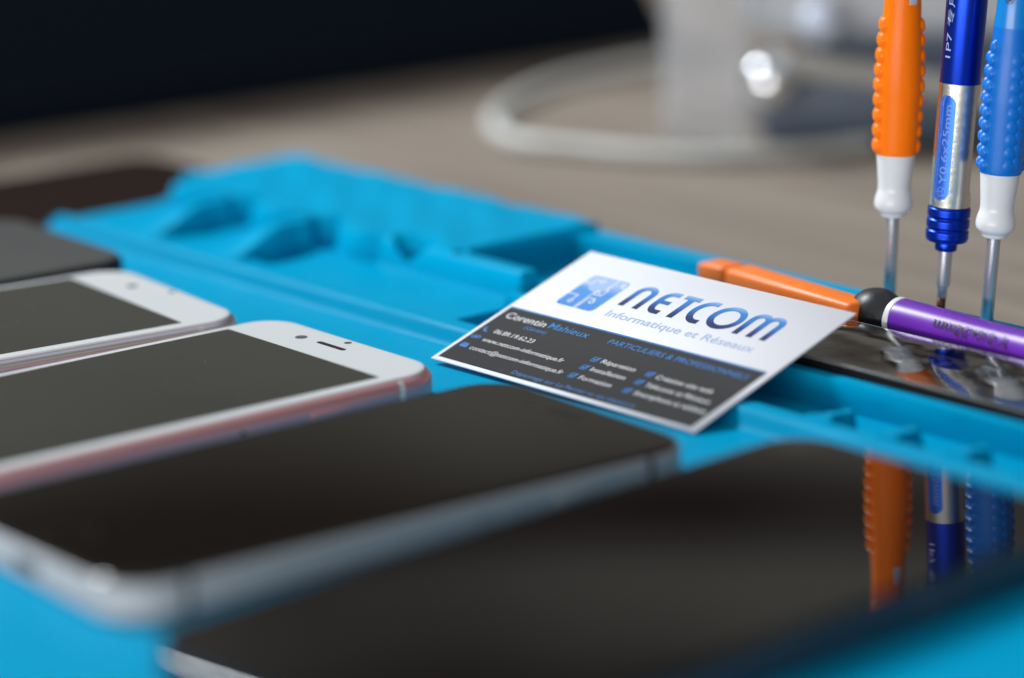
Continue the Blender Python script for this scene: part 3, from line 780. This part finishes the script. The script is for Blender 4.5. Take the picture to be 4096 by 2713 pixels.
# ------------------------------------------------------------------ purple screwdriver lying in the back trench
p0 = Vector((218.3, 88.8, 9.9)); p1 = Vector((270.0, 89.6, 10.1))
ax = (p1-p0).normalized()
fr = Vector((0.55, -0.45, .7)); x = (fr-ax*fr.dot(ax)).normalized(); y = ax.cross(x)
pd = empty('screwdriver', p0, mtx=Matrix((x, y, ax)).transposed())
tag(pd, 'purple screwdriver with black ball end lying behind the card and clear box', 'screwdriver')
lathe('swivel_cap', smoothed([(.6, -7.6), (3.2, -7.0), (5.2, -4.9), (6.15, -1.8), (6.1, .6), (5.2, 3.0), (4.3, 4.8), (4.0, 5.6)], 6), M_rubber, pd, seg=64, sharp=80)
lathe('ring', [(4.2, 5.4), (5.0, 5.5), (5.25, 5.8), (5.25, 7.1), (5.1, 7.3)], M_wplas, pd, seg=64)
lathe('handle', smoothed([(5.05, 7.2), (5.05, 10), (4.85, 22), (4.6, 34), (4.6, 44), (4.9, 56), (5.0, 78), (4.5, 88)], 6), M_purple, pd, seg=96, sharp=80)
for k in range(8):
    bm = bmesh.new()
    bmesh.ops.create_uvsphere(bm, u_segments=16, v_segments=10, radius=1.25)
    a = R(88)
    bmesh.ops.translate(bm, verts=bm.verts, vec=(4.35*math.cos(a), 4.35*math.sin(a), 13.5+k*4.2))
    from_bm('grip_bump', bm, M_clearb, pd)
bm = bmesh.new(); src = text_mesh('Y 0.6x30mm', 3.9, 23.0, .035)
wrap_on(bm, src, 5.06, R(13), 44.0, flip=True)
o = from_bm('size_marking', bm, M_ink, pd)
bm = bmesh.new(); src = bmesh.new(); add_ribbon(src, [(-14, -2.2), (12, -2.2)]+arc(13, 0, 3.6, 2.2, -90, 90, 12)+[(12, 2.2), (-14, 2.2)], .14, 0)
wrap_on(bm, src, 4.86, R(20), 36.0); from_bm('label_outline', bm, M_purple, pd)
lathe('shaft', [(1.5, 88), (1.5, 118), (.9, 119)], M_steel, pd, seg=24)

# ------------------------------------------------------------------ orange pry tool behind the card
sp = empty('pry_tool', (161.5, 87, 8.0), R(-3.0))
tag(sp, 'orange plastic pry tool with notched tip behind the top edge of the card', 'pry tool')
bm = bmesh.new(); add_box(bm, 9, 56, -4.2, 4.2, 0, 5.6, 1.5, 3); from_bm('handle', bm, M_orange2, sp)
bm = bmesh.new(); add_box(bm, -2, 8.2, -3.8, 3.8, .4, 5.4, .9, 3)
for v in bm.verts:
    if v.co.x < 3: v.co.z = .4+(v.co.z-.4)*.9
from_bm('tip', bm, M_orange2, sp)
bm = bmesh.new(); add_box(bm, 6, 11, -3.2, 3.2, .8, 4.6, .3); from_bm('neck', bm, M_orange2, sp)
wb = empty('white_button', (150, 79.0, 5.0), R(20)); tag(wb, 'small round white plastic button peeping out behind the top of the card', 'button')
bm = bmesh.new(); add_lathe(bm, smoothed([(1.2, 0), (2.6, .4), (3.0, 2), (2.8, 3.6), (1.0, 4.2)], 4), 24); from_bm('shell', bm, M_wplas, wb)

# ------------------------------------------------------------------ clear lidded box in the middle trench
bxw = mat2w(188, 43)
bx = empty('parts_box', (bxw[0], bxw[1], .1), MR)
tag(bx, 'flat black parts box with glossy clear lid holding loops of thin wire', 'box')
bm = bmesh.new(); add_box(bm, 0, 150, -12.6, 12.6, 0, 7.4, .5); from_bm('base', bm, M_boxk, bx, sharp=60)
bm = bmesh.new(); add_box(bm, 1, 149, -11.6, 11.6, 7.45, 7.6, 0); from_bm('felt_lining', bm, M_foam, bx, smooth=False)
# domed lid: a thin curved sheet plus its rim
bm = bmesh.new(); rows = []
N1, N2 = 60, 24
for i in range(N1+1):
    row = []
    for j in range(N2+1):
        u = i/N1; v = j/N2; xx = .3+149.4*u; yy = -12.3+24.6*v
        dome = 2.0*(1-(1-v)**2.0)+.15*math.sin(xx*.21+yy*.13)*math.sin(PI*v)
        ed = min(1, (u*N1)/1.0, (1-u)*N1)
        row.append(bm.verts.new((xx, yy, 7.6+.75+dome*ed)))
    rows.append(row)
for i in range(N1):
    for j in range(N2): bm.faces.new((rows[i][j], rows[i+1][j], rows[i+1][j+1], rows[i][j+1]))
lid = from_bm('lid', bm, M_clear, bx)
bm = bmesh.new(); add_box(bm, -.2, 150.2, -12.9, -12.2, 7.9, 8.45, .15); add_box(bm, -.2, 150.2, 12.2, 12.9, 7.0, 10.35, .15)
M_lrim = mat('grey_lid_rim', (.10, .11, .11), .35)
from_bm('lid_rim', bm, M_lrim, bx)
random.seed(3)
for k in range(9):
    cx_ = 58+k*4.6+random.uniform(-1, 1) if k < 7 else 100+k*4
    cy_ = random.uniform(-1, 5); rr_ = random.uniform(4.0, 6.0)
    pts = []
    for i in range(16):
        a = R(i*24+random.uniform(-8, 8)+k*40); q = rr_*(1+.12*math.sin(i*1.3))
        pts.append((cx_+q*1.25*math.cos(a)+i*.3, cy_+q*.9*math.sin(a), 7.95+.2*(i % 2)))
    bm = bmesh.new(); add_tube(bm, pts, .34, 6, 5)
    from_bm('wire_loop', bm, M_wire, bx)

# ------------------------------------------------------------------ background: black case, cable, grey device
kc = empty('equipment_case', (-202, 150, -7)); tag(kc, 'large black case with rounded corner standing on the table behind the mat', 'case')
bm = bmesh.new(); rings = []
for z, tpr in [(0, 2), (1.5, 0), (10, 2), (22, 8), (36, 18), (52, 30), (64, 42), (68, 50)]:
    rings.append([bm.verts.new((x-180, y-40, z)) for x, y in rrect(180-min(tpr, 8)*.3, 282-tpr, 12, 10)])
k = len(rings[0])
for a, b in zip(rings, rings[1:]):
    for i in range(k): bm.faces.new((a[i], a[(i+1) % k], b[(i+1) % k], b[i]))
bm.faces.new(rings[0][::-1]); bm.faces.new(rings[-1])
from_bm('shell', bm, M_case, kc, sharp=80)
bm = bmesh.new(); add_tube(bm, [(0.4, -240, 14), (0.6, -60, 14), (0.6, 120, 14), (.2, 205, 14)], .8, 8, 4); from_bm('seam_piping', bm, M_dgrey, kc)

def world(name, bm, m_): return from_bm(name, bm, m_)
bm = bmesh.new()
add_tube(bm, [(-158, 351, -4.1), (-156, 324, -4.1), (-150, 291, -4.1), (-136, 261, -4.1), (-116, 233, -4.1), (-94, 213, -4.1), (-66, 202, -4.1), (-40, 211, -4.1), (-20, 220, -4.1), (-4, 233, -4.1), (8, 256, -4.1), (16, 286, -4.1)], 2.8, 12, 8)
cb = world('cable', bm, M_cable); tag(cb, 'pale grey cable looped on the table in front of the black case', 'cable')

M_haze = bpy.data.materials.new('frosted_clear_plastic'); M_haze.use_nodes = True
_n = M_haze.node_tree; _b = _n.nodes['Principled BSDF']; _b.inputs['Base Color'].default_value = (.62, .65, .70, 1); _b.inputs['Roughness'].default_value = .3; _b.inputs['Alpha'].default_value = .30
dv = empty('plastic_container', (-26, 249, -7), R(-38)); tag(dv, 'upright hazy grey plastic container on the table behind the cable loop', 'container')
bm = bmesh.new(); add_box(bm, -14, 14, -14, 14, 0, 62, 8, 5); from_bm('housing', bm, M_haze, dv)
st = empty('bench_device', (12, 289, -7), math.atan2(.79, .61)); tag(st, 'slate coloured bench device with sloping beige arm and bright knob in the blurred background', 'device')
bm = bmesh.new(); add_box(bm, -36, 80, 0, 50, 0, 27, 5, 4); from_bm('body', bm, M_devd, st)
bm = bmesh.new(); add_box(bm, -40, 75, 10, 60, 36, 70, 6, 4); from_bm('upper_housing', bm, M_devg, st)
bm = bmesh.new(); add_box(bm, -20, 60, 16, 50, 26, 38, 3, 3); from_bm('neck', bm, M_devd, st)
bm = bmesh.new(); add_tube(bm, [(-34, -6, 31), (-5, -7, 27), (25, -9, 21), (60, -12, 13)], 4.2, 12, 5); from_bm('arm', bm, M_devb, st)
bm = bmesh.new(); bmesh.ops.create_uvsphere(bm, u_segments=32, v_segments=20, radius=9); bmesh.ops.translate(bm, verts=bm.verts, vec=(-35, -9, 25)); from_bm('knob', bm, M_chrome, st)
bm = bmesh.new(); bmesh.ops.create_uvsphere(bm, u_segments=32, v_segments=20, radius=7); bmesh.ops.translate(bm, verts=bm.verts, vec=(-18, -2, 43)); from_bm('knob', bm, M_pale, st)
